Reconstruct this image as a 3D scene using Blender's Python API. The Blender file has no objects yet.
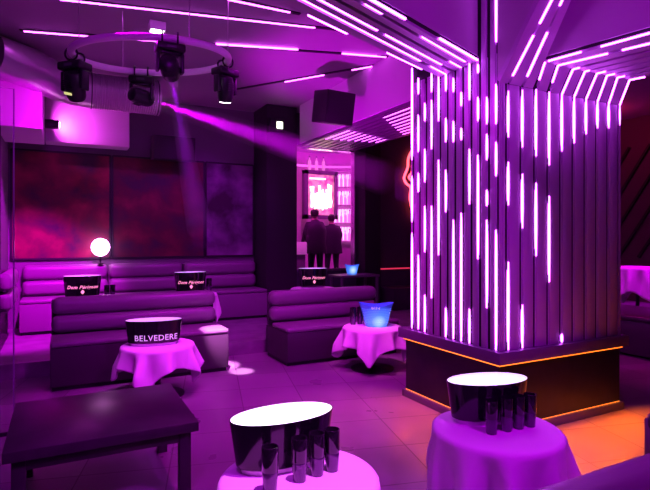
import bpy, bmesh, math, random
from mathutils import Vector, Matrix
random.seed(7)
C = bpy.context.scene.collection
S = bpy.context.scene
PI = math.pi
EYE, FPX, HOR, TH = 1.65, 510.0, 238.0, math.radians(27.4)
CT, ST = math.cos(TH), math.sin(TH)

def at(px, py, z):
    """floor-plan point of a surface of known height z that the photo shows at (px, py)"""
    Z = FPX * (z - EYE) / (HOR - py); X = (px - 325) / FPX * Z
    return Vector((CT * X + ST * Z, -ST * X + CT * Z, z))
def zed(u, v, py):
    return EYE + (HOR - py) / FPX * (ST * u + CT * v)

# ------------------------------------------------------------------ materials
def mat(name, col, rough=.5, metal=0., emit=None, es=0., coat=0., trans=0., ior=1.45, alpha=1.):
    m = bpy.data.materials.new(name); m.use_nodes = True
    b = m.node_tree.nodes['Principled BSDF']
    b.inputs['Base Color'].default_value = (*col, 1); b.inputs['Roughness'].default_value = rough
    b.inputs['Metallic'].default_value = metal; b.inputs['IOR'].default_value = ior
    b.inputs['Coat Weight'].default_value = coat; b.inputs['Transmission Weight'].default_value = trans
    b.inputs['Alpha'].default_value = alpha
    if emit: b.inputs['Emission Color'].default_value = (*emit, 1); b.inputs['Emission Strength'].default_value = es
    return m
def noise_bump(m, scale, strength, dist=.01, detail=4):
    nt = m.node_tree; b = nt.nodes['Principled BSDF']
    tc = nt.nodes.new('ShaderNodeTexCoord'); n = nt.nodes.new('ShaderNodeTexNoise'); bp = nt.nodes.new('ShaderNodeBump')
    n.inputs['Scale'].default_value = scale; n.inputs['Detail'].default_value = detail
    bp.inputs['Strength'].default_value = strength; bp.inputs['Distance'].default_value = dist
    nt.links.new(tc.outputs['Object'], n.inputs['Vector']); nt.links.new(n.outputs['Fac'], bp.inputs['Height']); nt.links.new(bp.outputs['Normal'], b.inputs['Normal'])
    return m
def noise_color(m, scale, c1, c2, detail=4, lo=.35, hi=.65):
    nt = m.node_tree; b = nt.nodes['Principled BSDF']
    tc = nt.nodes.new('ShaderNodeTexCoord'); n = nt.nodes.new('ShaderNodeTexNoise'); r = nt.nodes.new('ShaderNodeValToRGB')
    n.inputs['Scale'].default_value = scale; n.inputs['Detail'].default_value = detail
    r.color_ramp.elements[0].position = lo; r.color_ramp.elements[1].position = hi
    r.color_ramp.elements[0].color = (*c1, 1); r.color_ramp.elements[1].color = (*c2, 1)
    nt.links.new(tc.outputs['Object'], n.inputs['Vector']); nt.links.new(n.outputs['Fac'], r.inputs['Fac']); nt.links.new(r.outputs['Color'], b.inputs['Base Color'])
    return m

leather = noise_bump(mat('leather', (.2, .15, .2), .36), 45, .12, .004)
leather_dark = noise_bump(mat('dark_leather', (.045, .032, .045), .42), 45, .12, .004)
paint_ceiling = noise_bump(mat('ceiling_paint', (.36, .30, .36), .55), 5, .1)
paint_wall = noise_bump(mat('wall_paint', (.16, .13, .17), .6), 6, .1)
paint_black = noise_bump(mat('black_paint', (.018, .014, .02), .55), 8, .08)
paint_white = noise_bump(mat('bulkhead_paint', (.62, .52, .62), .6), 8, .06)
fin_mat = mat('fin_lacquer', (.40, .30, .42), .42)
core_mat = mat('column_core', (.008, .006, .01), .8)
base_black = noise_color(mat('black_stone', (.012, .009, .01), .3), 7, (.006, .004, .006), (.014, .010, .012))
ledge_mat = mat('ledge_lacquer', (.13, .10, .14), .35)
black_gloss = mat('black_gloss', (.008, .007, .01), .12, coat=.4)
black_matte = mat('black_matte', (.012, .011, .014), .5)
metal_black = mat('black_metal', (.03, .03, .035), .38, .6)
steel = mat('brushed_steel', (.6, .58, .6), .3, 1.)
duct_mat = mat('galvanised_duct', (.62, .58, .62), .34, .75)
cloth_mat = noise_bump(mat('white_linen', (.82, .78, .82), .85), 120, .12, .002)
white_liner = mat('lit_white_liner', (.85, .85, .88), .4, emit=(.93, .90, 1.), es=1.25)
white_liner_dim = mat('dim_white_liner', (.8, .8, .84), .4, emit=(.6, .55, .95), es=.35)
white_plastic = mat('white_plastic', (.8, .78, .82), .4)
glass_black = mat('smoked_glass', (.012, .009, .014), .08, coat=.6)
glass_black2 = mat('smoked_glass_foot', (.10, .06, .12), .14, .35, coat=.6)
glass = mat('clear_glass', (.95, .95, 1), .02, trans=1., ior=1.1)
table_wood = noise_color(mat('dark_table_wood', (.05, .035, .05), .3), 5, (.035, .022, .035), (.055, .036, .052))
led_white = mat('led_violet_white', (.9, .8, 1), .4, emit=(.60, .074, .95), es=15.)
diffuser_off = mat('unlit_diffuser', (.55, .45, .6), .35)
led_ceiling = mat('led_pink_white', (.9, .8, 1), .4, emit=(.8, .085, 1.), es=10.)
led_dim = mat('led_dim_violet', (.7, .6, .8), .4, emit=(.72, .1, .95), es=1.2)
led_orange = mat('led_amber', (1, .6, .2), .4, emit=(1., .17, .01), es=3.2)
red_edge_glow = mat('red_edge_glow', (1, .2, .2), .4, emit=(.8, .03, .09), es=.9)  # glow standing in for neon light caught on the bench edge
neon_red = mat('neon_red', (1, .2, .2), .3, emit=(1., .07, .10), es=4.)
lens_lit = mat('lens_lit', (1, .8, 1), .3, emit=(1., .55, 1.), es=22.)
lens_white = mat('lens_white', (1, 1, 1), .3, emit=(1., .86, .95), es=9.)
lens_green = mat('exit_lamp_lens', (1, 1, 1), .3, emit=(.9, 1., .72), es=3.5)
lens_off = mat('lens_off', (.05, .05, .07), .08, coat=1.)
screen_green = mat('display_amber', (.6, .7, .2), .4, emit=(.75, .8, .25), es=.9)
lettering = mat('white_lettering', (.85, .82, .88), .4, emit=(.75, .7, .85), es=.35)
gold_letter = mat('pink_gold_lettering', (.9, .5, .6), .4, emit=(1., .30, .42), es=1.1)
skin_m = mat('skin', (.42, .26, .2), .55)
hair_m = mat('dark_hair', (.02, .015, .015), .5)
coat_m = noise_bump(mat('dark_coat', (.018, .015, .022), .8), 60, .2)
trouser_m = mat('dark_trousers', (.015, .013, .02), .8)

# blue lit bucket: quilted translucent plastic lit from inside
def blue_lit(name, es):
    m = mat(name, (.05, .1, .6), .25, coat=.3); nt = m.node_tree; b = nt.nodes['Principled BSDF']
    tc = nt.nodes.new('ShaderNodeTexCoord'); mp = nt.nodes.new('ShaderNodeVectorMath'); mp.operation = 'DISTANCE'
    mp.inputs[1].default_value = (.02, -.1, .08)
    r = nt.nodes.new('ShaderNodeValToRGB'); e = r.color_ramp.elements
    e[0].position = .0; e[0].color = (.75, .9, 1, 1); e[1].position = 1.; e[1].color = (.02, .02, .30, 1)
    n1 = e.new(.42); n1.color = (.06, .22, .95, 1); n2 = e.new(.2); n2.color = (.35, .62, 1, 1)
    sc = nt.nodes.new('ShaderNodeMath'); sc.operation = 'MULTIPLY'; sc.inputs[1].default_value = 4.6
    nt.links.new(tc.outputs['Object'], mp.inputs[0]); nt.links.new(mp.outputs['Value'], sc.inputs[0]); nt.links.new(sc.outputs[0], r.inputs['Fac'])
    nt.links.new(r.outputs['Color'], b.inputs['Emission Color']); b.inputs['Emission Strength'].default_value = es
    return m
blue_glow = blue_lit('lit_blue_plastic', 1.05)

# floor: 0.6 m stone tiles turned a little from the furniture
def tile_floor():
    m = mat('floor_tiles', (.2, .2, .2), .3); nt = m.node_tree; b = nt.nodes['Principled BSDF']
    tc = nt.nodes.new('ShaderNodeTexCoord'); mp = nt.nodes.new('ShaderNodeMapping')
    p = at(405, 445, 0); ang = math.atan2(.104, .4535) + math.atan2(0, 1)
    # tile axis in plan: direction (.975,.22) of the view frame
    d = Vector((CT * .975 + ST * .22, -ST * .975 + CT * .22)); a = math.atan2(d.y, d.x)
    mp.vector_type = 'TEXTURE'; mp.inputs['Location'].default_value = (p.x, p.y, 0); mp.inputs['Rotation'].default_value = (0, 0, a)
    br = nt.nodes.new('ShaderNodeTexBrick'); br.offset = 0.; br.squash = 1.
    br.inputs['Scale'].default_value = 1.; br.inputs['Brick Width'].default_value = .6; br.inputs['Row Height'].default_value = .6
    br.inputs['Mortar Size'].default_value = .005; br.inputs['Mortar Smooth'].default_value = .2
    br.inputs['Color1'].default_value = (.27, .25, .26, 1); br.inputs['Color2'].default_value = (.20, .185, .195, 1); br.inputs['Mortar'].default_value = (.10, .09, .09, 1)
    n = nt.nodes.new('ShaderNodeTexNoise'); n.inputs['Scale'].default_value = 1.6; n.inputs['Detail'].default_value = 5; n.inputs['Distortion'].default_value = 0.
    mx = nt.nodes.new('ShaderNodeMixRGB'); mx.blend_type = 'MULTIPLY'; mx.inputs['Fac'].default_value = .55
    nt.links.new(tc.outputs['Object'], mp.inputs['Vector']); nt.links.new(mp.outputs[0], br.inputs['Vector']); nt.links.new(tc.outputs['Object'], n.inputs['Vector'])
    nt.links.new(br.outputs['Color'], mx.inputs[1]); rp = nt.nodes.new('ShaderNodeMapRange'); rp.inputs['From Min'].default_value = .3; rp.inputs['From Max'].default_value = .7; rp.inputs['To Min'].default_value = .75; rp.inputs['To Max'].default_value = 1.25; nt.links.new(n.outputs['Fac'], rp.inputs['Value']); nt.links.new(rp.outputs[0], mx.inputs[2]); nt.links.new(mx.outputs[0], b.inputs['Base Color'])
    rr = nt.nodes.new('ShaderNodeMapRange'); rr.inputs['To Min'].default_value = .2; rr.inputs['To Max'].default_value = .42
    nt.links.new(n.outputs['Fac'], rr.inputs['Value']); nt.links.new(rr.outputs[0], b.inputs['Roughness'])
    bp = nt.nodes.new('ShaderNodeBump'); bp.inputs['Strength'].default_value = .35; bp.inputs['Distance'].default_value = .004; bp.invert = True
    nt.links.new(br.outputs['Fac'], bp.inputs['Height']); nt.links.new(bp.outputs[0], b.inputs['Normal'])
    return m
floor_mat = tile_floor()

# ------------------------------------------------------------------ mesh helpers
class MB:
    def __init__(s): s.bm = bmesh.new()
    def box(s, x0, x1, y0, y1, z0, z1, bev=0., seg=2, M=None):
        r = bmesh.ops.create_cube(s.bm, size=1)
        vs = r['verts']
        for v in vs: v.co = Vector((x0 + (v.co.x + .5) * (x1 - x0), y0 + (v.co.y + .5) * (y1 - y0), z0 + (v.co.z + .5) * (z1 - z0)))
        if bev > 0:
            es = list({e for v in vs for e in v.link_edges})
            r = bmesh.ops.bevel(s.bm, geom=es + vs, offset=bev, segments=seg, affect='EDGES', profile=.5)
            vs = list({v for f in r['faces'] for v in f.verts} | {v for v in vs if v.is_valid})
        if M is not None:
            for v in vs: v.co = M @ v.co
        return s
    def prism(s, pts, z0, z1):
        lo = [s.bm.verts.new((p[0], p[1], z0)) for p in pts]; hi = [s.bm.verts.new((p[0], p[1], z1)) for p in pts]
        n = len(pts)
        fs = [s.bm.faces.new(lo[::-1]), s.bm.faces.new(hi)]
        for i in range(n): fs.append(s.bm.faces.new((lo[i], lo[(i + 1) % n], hi[(i + 1) % n], hi[i])))
        return s
    def hexa(s, lo, hi):
        a = [s.bm.verts.new(p) for p in lo]; b = [s.bm.verts.new(p) for p in hi]; n = len(a)
        s.bm.faces.new(a[::-1]); s.bm.faces.new(b)
        for i in range(n): s.bm.faces.new((a[i], a[(i + 1) % n], b[(i + 1) % n], b[i]))
        return s
    def bar(s, p, q, w, h=None, up=(0, 0, 1)):
        p, q = Vector(p), Vector(q); h = h or w; d = (q - p).normalized(); u = Vector(up)
        if abs(d.dot(u)) > .95: u = Vector((0, 1, 0))
        sx = d.cross(u).normalized(); sy = sx.cross(d).normalized()
        c = [sx * (a * w / 2) + sy * (b * h / 2) for a, b in ((-1, -1), (1, -1), (1, 1), (-1, 1))]
        return s.hexa([p + k for k in c], [q + k for k in c])
    def tube(s, pts, r, n=10, closed=False, cap=True):
        pts = [Vector(p) for p in pts]; m = len(pts); rings = []; prev = None
        for i, p in enumerate(pts):
            if closed: t = (pts[(i + 1) % m] - pts[i - 1]).normalized()
            else: t = (pts[min(i + 1, m - 1)] - pts[max(i - 1, 0)]).normalized()
            if prev is None:
                u = Vector((0, 0, 1)) if abs(t.z) < .9 else Vector((1, 0, 0))
            else: u = prev
            a = (u - t * u.dot(t)).normalized(); b = t.cross(a); prev = a
            rr = r[i] if isinstance(r, (list, tuple)) else r
            rings.append([s.bm.verts.new(p + a * (rr * math.cos(2 * PI * k / n)) + b * (rr * math.sin(2 * PI * k / n))) for k in range(n)])
        for i in range(m if closed else m - 1):
            A, B = rings[i], rings[(i + 1) % m]
            for k in range(n): s.bm.faces.new((A[k], A[(k + 1) % n], B[(k + 1) % n], B[k]))
        if cap and not closed:
            s.bm.faces.new(rings[0][::-1]); s.bm.faces.new(rings[-1])
        return s
    def lathe(s, prof, n=24, sx=1., sy=1., M=None):
        rings = []
        for r, z in prof:
            rings.append([s.bm.verts.new((r * sx * math.cos(2 * PI * k / n), r * sy * math.sin(2 * PI * k / n), z)) for k in range(n)])
        for A, B in zip(rings, rings[1:]):
            for k in range(n): s.bm.faces.new((A[k], A[(k + 1) % n], B[(k + 1) % n], B[k]))
        s.bm.faces.new(rings[0][::-1]); s.bm.faces.new(rings[-1])
        if M is not None:
            for R in rings:
                for v in R: v.co = M @ v.co
        return s
    def build(s, name, m, parent=None, smooth=True, loc=(0, 0, 0), rot=(0, 0, 0)):
        bmesh.ops.recalc_face_normals(s.bm, faces=s.bm.faces)
        me = bpy.data.meshes.new(name); s.bm.to_mesh(me); s.bm.free()
        me.materials.append(m)
        if smooth:
            me.polygons.foreach_set('use_smooth', [True] * len(me.polygons))
            try: me.set_sharp_from_angle(angle=math.radians(38))
            except Exception: pass
        o = bpy.data.objects.new(name, me); C.objects.link(o); o.location = loc; o.rotation_euler = rot
        if parent is not None: o.parent = parent
        return o

def tag(o, label=None, cat=None, group=None, kind=None):
    if label: o['label'] = label
    if cat: o['category'] = cat
    if group: o['group'] = group
    if kind: o['kind'] = kind
    return o
def thing(name, label, cat, loc=(0, 0, 0), rz=0., group=None):
    o = bpy.data.objects.new(name, None); C.objects.link(o); o.location = loc; o.rotation_euler = (0, 0, rz); o.empty_display_size = .1
    return tag(o, label, cat, group)
def copy_tree(o, parent=None):
    c = o.copy(); C.objects.link(c)
    if parent is not None: c.parent = parent
    for ch in list(o.children): copy_tree(ch, c)
    return c
def dup(o, label, loc, rz=0., group=None):
    c = copy_tree(o); c.location = loc; c.rotation_euler = (0, 0, rz); c['label'] = label
    if group: c['group'] = group
    return c
def struct(name, label, mb, m, cat=None, smooth=False, parent=None):
    o = mb.build(name, m, parent, smooth)
    if parent is None: tag(o, label, cat or name.split('_')[0], kind='structure')
    return o

# ------------------------------------------------------------------ room shell
CEIL = 4.15
U0, U1, V0, V1 = -.75, 10.6, -2.6, 9.65
VB = 9.3        # plane of the back wall right of the sofas
struct('floor', 'dark stone tiled floor of the club', MB().box(U0 - .1, U1 + .1, V0 - .1, 6.95, -.1, 0), floor_mat)
plat_mat = noise_color(mat('platform_boards', (.2, .17, .2), .4), 4, (.17, .15, .17), (.26, .22, .26))
struct('floor_platform', 'raised platform behind the two front sofas', MB().box(U0 - .1, U1 + .1, 6.95, V1 + .1, -.1, .18), plat_mat, 'platform')
struct('floor_step', 'raised platform at the far right behind the striped column', MB().box(8.15, U1 + .1, V0, 6.95, -.05, .34), plat_mat, 'platform')
struct('ceiling', 'smooth ceiling crossed by light strips', MB().box(U0 - .1, U1 + .1, V0 - .1, V1 + .1, CEIL, CEIL + .1), paint_ceiling)
struct('wall_left', 'dark left side wall', MB().box(U0 - .1, U0, V0, V1 + .1, 0, CEIL), paint_wall)
struct('wall_back', 'dark back wall behind the long sofas', MB().box(U0 - .1, 3.41, V1, V1 + .1, .18, CEIL), paint_wall)
struct('wall_front', 'dark wall behind the camera', MB().box(U0 - .1, U1 + .1, V0 - .1, V0, 0, CEIL), paint_wall)
struct('pillar', 'matt black pillar carrying the exit lamp', MB().box(3.41, 4.02, 8.93, V1 + .1, .18, CEIL), paint_black)
red_wall = mat('dark_red_wall', (.13, .05, .08), .6)
wr = struct('wall_right', 'dark red right wall with slanted black slats', MB().box(U1, U1 + .1, V0, V1 + .1, 0, CEIL), red_wall)
for i in range(14):
    v = 3.0 + i * .42
    MB().bar((U1 - .02, v, 1.25), (U1 - .02, v - 1.5, 3.55), .05, .07, up=(1, 0, 0)).build('slat', black_matte, wr, False)
# back wall to the right, with the tall bar opening
OU0, OU1, OZ0, OZ1 = 4.1, 5.53, 1.0, 3.48
w = MB(); w.box(4.02, OU0, VB, VB + .12, .18, CEIL); w.box(OU0, OU1, VB, VB + .12, .18, OZ0); w.box(OU0, OU1, VB, VB + .12, OZ1, CEIL); w.box(OU1, U1 + .1, VB, VB + .12, .18, CEIL)
struct('wall_beyond', 'dark violet wall with the red neon sign', w, noise_bump(mat('violet_wall', (.06, .04, .08), .6), 6, .1))
struct('trim_1', 'black pier right of the bar window', MB().box(5.57, 5.95, 8.95, VB, .18, CEIL), paint_black, 'pier')
f = MB()
for u in (OU0, OU1): f.box(u - .025, u + .025, VB - .03, VB + .13, OZ0, OZ1)
f.box(OU0, OU1, VB - .03, VB + .13, OZ0 - .03, OZ0 + .02); f.box(OU0, OU1, VB - .03, VB + .13, OZ1 - .02, OZ1 + .03)
wf = struct('window_1', 'tall bar window in polished frame', f, mat('violet_chrome', (.75, .6, .8), .2, .9), 'window')
MB().box(OU0 + .025, OU1 - .025, VB + .04, VB + .048, OZ0 + .02, OZ1 - .02).build('pane', glass, wf, False)
# left trim: black posts with bright edges
t = MB(); t.box(U0, U0 + .06, 7.35, 7.43, 1.24, 3.35); t.box(U0, U0 + .06, 7.75, 7.85, 1.24, 3.35)
tr = struct('trim_2', 'two upright black wall posts on the left wall', t, black_matte, 'trim')
MB().box(U0 + .06, U0 + .07, 7.42, 7.43, 1.24, 3.35).build('edge_strip', steel, tr, False)
# bulkhead boxes under the ceiling at back left
struct('beam_1', 'pale boxed bulkhead in the back left ceiling corner', MB().box(U0, -.22, 7.75, 9.05, 3.1, 3.92, .01), paint_white, 'bulkhead')
struct('beam_2', 'pale boxed bulkhead above the red wall panels', MB().box(-.22, 1.05, 9.3, V1, 3.2, CEIL, .01), paint_white, 'bulkhead')
# canopy above the passage to the bar window
cn = struct('ceiling_canopy', 'dropped canopy with rows of light strips before the bar window', MB().box(4.0, 5.2, 4.45, 8.75, 3.43, CEIL), paint_white, 'canopy')
for i in range(9):
    u = 4.03 + i * .135
    MB().box(u, u + .085, 4.46, 8.74, 3.38, 3.43).build('baffle', ledge_mat, cn, False)
    sg = MB()
    if i < 8:
        for a, b in ((5.2 + .12 * i, 6.15 + .12 * i), (7.15 + .05 * i, 7.95 - .02 * i)): sg.box(u + .102, u + .118, a, b, 3.385, 3.41)
        sg.build('led_strip', led_ceiling, cn, False)

# ------------------------------------------------------------------ striped column
K0, K1, KV0, KV1 = 3.15, 4.86, 3.01, 4.41
FU, FV = 3.20, 3.06      # fin faces
col = struct('column', 'square column clad in violet fins with light strips, on a black base', MB().box(FU + .014, K1 - .1, FV + .014, 4.25, .7, CEIL), core_mat, 'column')
MB().box(K0, K1, KV0, KV1, .613, .715, .006).build('ledge', ledge_mat, col)
MB().box(K0 + .06, K1 - .06, KV0 + .06, KV1 - .06, .0, .613).build('base', base_black, col)
k = MB()
k.box(K0 + .03, K1 - .03, KV0 + .03, KV0 + .058, 0, .07, .003); k.box(K0 + .03, K0 + .058, KV0 + .058, KV1 - .058, 0, .07, .003)
k.box(K0 + .03, K1 - .03, KV1 - .058, KV1 - .03, 0, .07, .003); k.box(K1 - .058, K1 - .03, KV0 + .058, KV1 - .058, 0, .07, .003)
k.build('kickboard', ledge_mat, col)
a = MB(); a.box(K0 + .035, K0 + .045, KV0 + .05, KV1 - .05, .596, .612); a.box(K0 + .035, K1 - .05, KV0 + .035, KV0 + .045, .596, .612); a.build('amber_led_strip', led_orange, col, False)['label'] = 'amber light strip under the ledge'
a = MB(); a.box(K0 + .0585, K0 + .0595, KV0 + .06, KV1 - .06, .071, .077); a.box(K0 + .06, K1 - .06, KV0 + .0585, KV0 + .0595, .071, .077); a.build('amber_led_strip', mat('led_amber_dim', (1, .5, .2), .4, emit=(1., .2, .015), es=2.2), col, False)
SOF, LOWZ = 3.18, 2.93
lv = [3.099 + i * .1035 for i in range(12)]      # left face strips, corner first
ru = [3.302 + i * .1651 for i in range(10)]      # right face strips, corner first
for i, v in enumerate(lv):
    v2 = lv[i + 1] if i < 11 else 4.275
    MB().box(FU, FU + .035, v + .006, v2 - .038, .715, CEIL if i < 2 else SOF + .05, .005, 2).build('fin', fin_mat, col)
MB().box(FU, FU + .035, FV, 3.07, .715, CEIL, .006).build('fin', fin_mat, col)
MB().box(FU + .035, ru[0] - .034, FV, FV + .035, .715, CEIL, .006).build('fin', fin_mat, col)
for i, u in enumerate(ru):
    u2 = ru[i + 1] if i < 9 else K1 - .05
    MB().box(u + .009, u2 - .032, FV, FV + .035, .715, LOWZ, .006).build('fin', fin_mat, col)
litL = [[(-60, 42), (84, 124), (142, 176), (230, 352)], [(97, 124), (134, 160), (190, 206), (220, 308)], [(64, 73), (97, 121), (155, 259)],
        [(62, 100), (149, 204), (309, 345)], [(92, 106), (128, 140), (213, 342)], [(78, 92), (121, 142), (220, 339)],
        [(72, 91), (118, 142), (170, 212), (308, 337)], [(76, 121), (160, 255)], [(72, 92), (100, 149), (206, 298)],
        [(103, 121), (149, 182), (206, 252), (295, 332)], [(78, 94), (115, 152), (173, 192), (255, 329)], [(68, 160), (176, 222), (233, 328)]]
litR = [[(91, 137), (162, 205), (262, 352)], [(90, 147), (174, 228), (305, 350)], [(89, 156), (183, 256)], [(88, 165), (196, 282)],
        [(90, 151), (334, 344)], [(91, 143)], [(95, 134)], [(96, 128)], [(96, 128)], [(98, 125)]]
def taper(mb, u, v, axis, z0, z1):
    h = z1 - z0; e = min(.22, h * .34); w0, w1 = .0012, .0058 + .0015 * axis
    st = [(z0, w0), (z0 + e, w1), (z1 - e, w1), (z1, w0)]
    for (za, wa), (zb, wb) in zip(st, st[1:]):
        def q(z, w): return [(u + a * (w if axis else .008), v + b * (.008 if axis else w), z) for a, b in ((-1, -1), (1, -1), (1, 1), (-1, 1))]
        mb.hexa(q(za, wa), q(zb, wb))
for v, segs in zip(lv, litL):
    m = MB()
    for y0, y1 in segs: taper(m, FU + .003, v, 0, max(zed(FU, v, y1), .72), min(zed(FU, v, y0), CEIL - .01))
    m.build('led_strip', led_white, col, False)
    MB().box(FU + .008, FU + .02, v - .002, v + .003, .716, SOF).build('diffuser', diffuser_off, col, False)
for u, segs in zip(ru, litR):
    m = MB()
    for y0, y1 in segs: taper(m, u, FV + .003, 1, max(zed(u, FV, y1), .72), min(zed(u, FV, y0), LOWZ))
    m.build('led_strip', led_white, col, False)
    MB().box(u - .003, u + .005, FV + .006, FV + .02, .716, LOWZ).build('diffuser', diffuser_off, col, False)

# ------------------------------------------------------------------ dropped soffits that fan out from the column
def lit_bar(mb, p, q, fr, w=.017):
    p, q = Vector(p), Vector(q)
    for a, b in fr: mb.bar(p + (q - p) * a, p + (q - p) * b, w, .012)
# left soffit
starts = [(274, 0), (302, 0), (319, 0), (338, 0), (357, 0), (370, 0)]
Lends = [Vector((FU, lv[7 - i], SOF)) for i in range(6)]
Lst = []
for i, (px, py) in enumerate(starts):
    p = at(px, py, SOF); e = Lends[i]; d = (p - e); Lst.append(e + d * 1.18)
def shrink(p, q, g, off):   # band between two lines, a gap at both sides, lifted by off
    a0, a1, b0, b1 = p[0], p[1], q[0], q[1]
    return [a0 + (b0 - a0) * g[0], a1 + (b1 - a1) * g[0], a1 + (b1 - a1) * (1 - g[1]), a0 + (b0 - a0) * (1 - g[1])]
so = struct('ceiling_soffit', 'dropped soffit of violet fins running from the column towards the upper left',
            MB().prism([Lst[0].xy, Lends[0].xy, Lends[5].xy, Lst[5].xy], SOF + .045, CEIL), paint_ceiling, 'soffit')
for i in range(5):
    q = shrink((Lends[i], Lst[i]), (Lends[i + 1], Lst[i + 1]), (.16, .2), 0)
    MB().prism([p.xy for p in q], SOF, SOF + .05).build('fin', fin_mat, so, False)
fr = [[(.12, .34), (.55, .72)], [(.0, .12), (.2, .95)], [(.1, .5), (.55, 1)], [(.0, .1)], [(.04, .42), (.7, .8)], [(.0, .36), (.62, 1)]]
for i in range(6):
    m = MB(); lit_bar(m, Lends[i] + Vector((0, 0, .008)), Lst[i] + Vector((0, 0, .008)), fr[i], .014); m.build('led_strip', led_white, so, False)
MB().prism([p.xy for p in shrink((Lends[0], Lst[0]), (Lends[5], Lst[5]), (.01, .01), 0)], SOF + .022, SOF + .046).build('fin_backing', core_mat, so, False)
# right soffit
RS = 3.12
rb = [(545, 62), (558, 65.5), (573, 69.3), (585, 71.5), (597, 73.5), (607, 75.5), (617.5, 77.5), (629.5, 80)]
re_ = [(650, 33), (650, 43.5), (650, 51), (650, 56.5), (650, 61.5), (650, 67), (650, 71.5), (650, 76)]
Rb = [at(x, y, RS) for x, y in rb]; Re = []
for b, (x, y) in zip(Rb, re_):
    e = at(x, y, RS); Re.append(b + (e - b) * 1.9)
Rl = [Vector((u, FV, LOWZ)) for u in ru[2:]]
so2 = struct('ceiling_soffit', 'dropped soffit of violet fins running from the column towards the upper right',
             MB().prism([Rb[0].xy, Re[0].xy, Re[7].xy, Rb[7].xy], RS + .045, CEIL), paint_ceiling, 'soffit')
MB().hexa([Rb[0] + Vector((0, 0, .045)), Rb[7] + Vector((0, 0, .045)), Rl[7] + Vector((0, .04, .0)), Rl[0] + Vector((0, .04, .0))],
          [Vector((p.x, p.y, CEIL)) for p in (Rb[0], Rb[7], Rl[7] + Vector((0, .04, 0)), Rl[0] + Vector((0, .04, 0)))]).build('slope_back', core_mat, so2, False)
def band3(p, q):   # fin slab between two bent lines
    up = Vector((0, .012, .045)); A = [p[k] + (q[k] - p[k]) * .1 for k in range(2)]; B = [p[k] + (q[k] - p[k]) * .8 for k in range(2)]
    return MB().hexa([A[0], A[1], B[1], B[0]], [x + up for x in (A[0], A[1], B[1], B[0])])
for i in range(7):
    band3((Rl[i], Rb[i]), (Rl[i + 1], Rb[i + 1])).build('sloped_fin', fin_mat, so2, False)
    band3((Rb[i], Re[i]), (Rb[i + 1], Re[i + 1])).build('fin', fin_mat, so2, False)
frR = [[(.02, .2), (.3, .9)], [(.0, .3), (.38, 1)], [(.0, .05)], [(0, .04)], [(0, .09)], [(0, .1)], [(0, .12)], [(0, .4)]]
for i in range(8):
    m = MB(); lit_bar(m, Rb[i], Re[i], frR[i], .013); lit_bar(m, Rl[i], Rb[i], [(.35, 1)] if i < 2 else [(0, 1)], .012); m.build('led_strip', led_white, so2, False)
MB().prism([p.xy for p in shrink((Rb[0], Re[0]), (Rb[7], Re[7]), (.01, .01), 0)], RS + .022, RS + .046).build('fin_backing', core_mat, so2, False)
# raking fins above the corner
s_ = .66
W0, W1 = [Vector((FU, FV, LOWZ)), Vector((ru[0], FV, LOWZ)), Vector((ru[1], FV, LOWZ)), Vector((ru[2] - .03, FV, LOWZ))], []
for u in (3.1, 3.222, 3.30, 3.39): W1.append(Vector((u, 2.43, LOWZ + s_)))
rk = struct('ceiling_cove', 'raking violet cove above the corner of the column',
            MB().hexa([W0[0] + Vector((0, .02, .04)), W0[3] + Vector((0, .02, .04)), W1[3] + Vector((0, .02, .04)), W1[0] + Vector((0, .02, .04))],
                      [Vector((p.x, p.y + .02, CEIL)) for p in (W0[0], W0[3], W1[3], W1[0])]), paint_ceiling, 'cove')
for i in range(3):
    g0, g1 = (.0, .9) if i == 0 else (.1, .9)
    A = [W0[i] + (W0[i + 1] - W0[i]) * g0, W1[i] + (W1[i + 1] - W1[i]) * g0]; B = [W0[i] + (W0[i + 1] - W0[i]) * g1, W1[i] + (W1[i + 1] - W1[i]) * g1]
    up = Vector((0, .03, .035)); MB().hexa([A[0], A[1], B[1], B[0]], [x + up for x in (A[0], A[1], B[1], B[0])]).build('sloped_fin', fin_mat, rk, False)
for i, frs in ((1, [(.08, .45), (.55, 1)]), (2, [(.1, .5), (.72, 1)])):
    m = MB(); lit_bar(m, W0[i], W1[i], frs, .015); m.build('led_strip', led_white, rk, False)

# ------------------------------------------------------------------ recessed light strips across the main ceiling
def ceil_strip(label, pts, lits):
    p, q = at(*pts[0], CEIL), at(*pts[1], CEIL); mid = (p + q) / 2
    o = thing('ceiling_light_strip', label, 'light', (mid.x, mid.y, CEIL), 0, 'light strips in the main ceiling')
    MB().bar(p - mid + Vector((0, 0, -.006)), q - mid + Vector((0, 0, -.006)), .05, .012).build('channel', black_matte, o, False)
    m = MB()
    for (a, b) in lits:
        a3, b3 = at(*a, CEIL) - mid, at(*b, CEIL) - mid; m.bar(a3 + Vector((0, 0, -.014)), b3 + Vector((0, 0, -.014)), .02, .016)
    m.build('diffuser', led_ceiling, o, False)
ceil_strip('long ceiling light strip along the top of the photo, above the lighting ring', ((50, -3), (345, 30)), [((60, -2), (315, 26.5))])
ceil_strip('ceiling light strip passing just behind the lighting ring', ((20, 29.5), (388, 56.5)), [((24, 30), (88, 35)), ((117, 37), (166, 40.5)), ((216, 43), (298, 48.5)), ((342, 52.5), (386, 56))])
ceil_strip('short ceiling light strip at the top, left of the finned soffit', ((225, -3), (300, 13.5)), [((228, -2), (290, 11))])
ceil_strip('ceiling light strip rising towards the column above the black loudspeaker', ((230, 90), (388, 62.5)), [((285, 81), (324, 74)), ((352, 69), (387, 62.7))])

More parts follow.
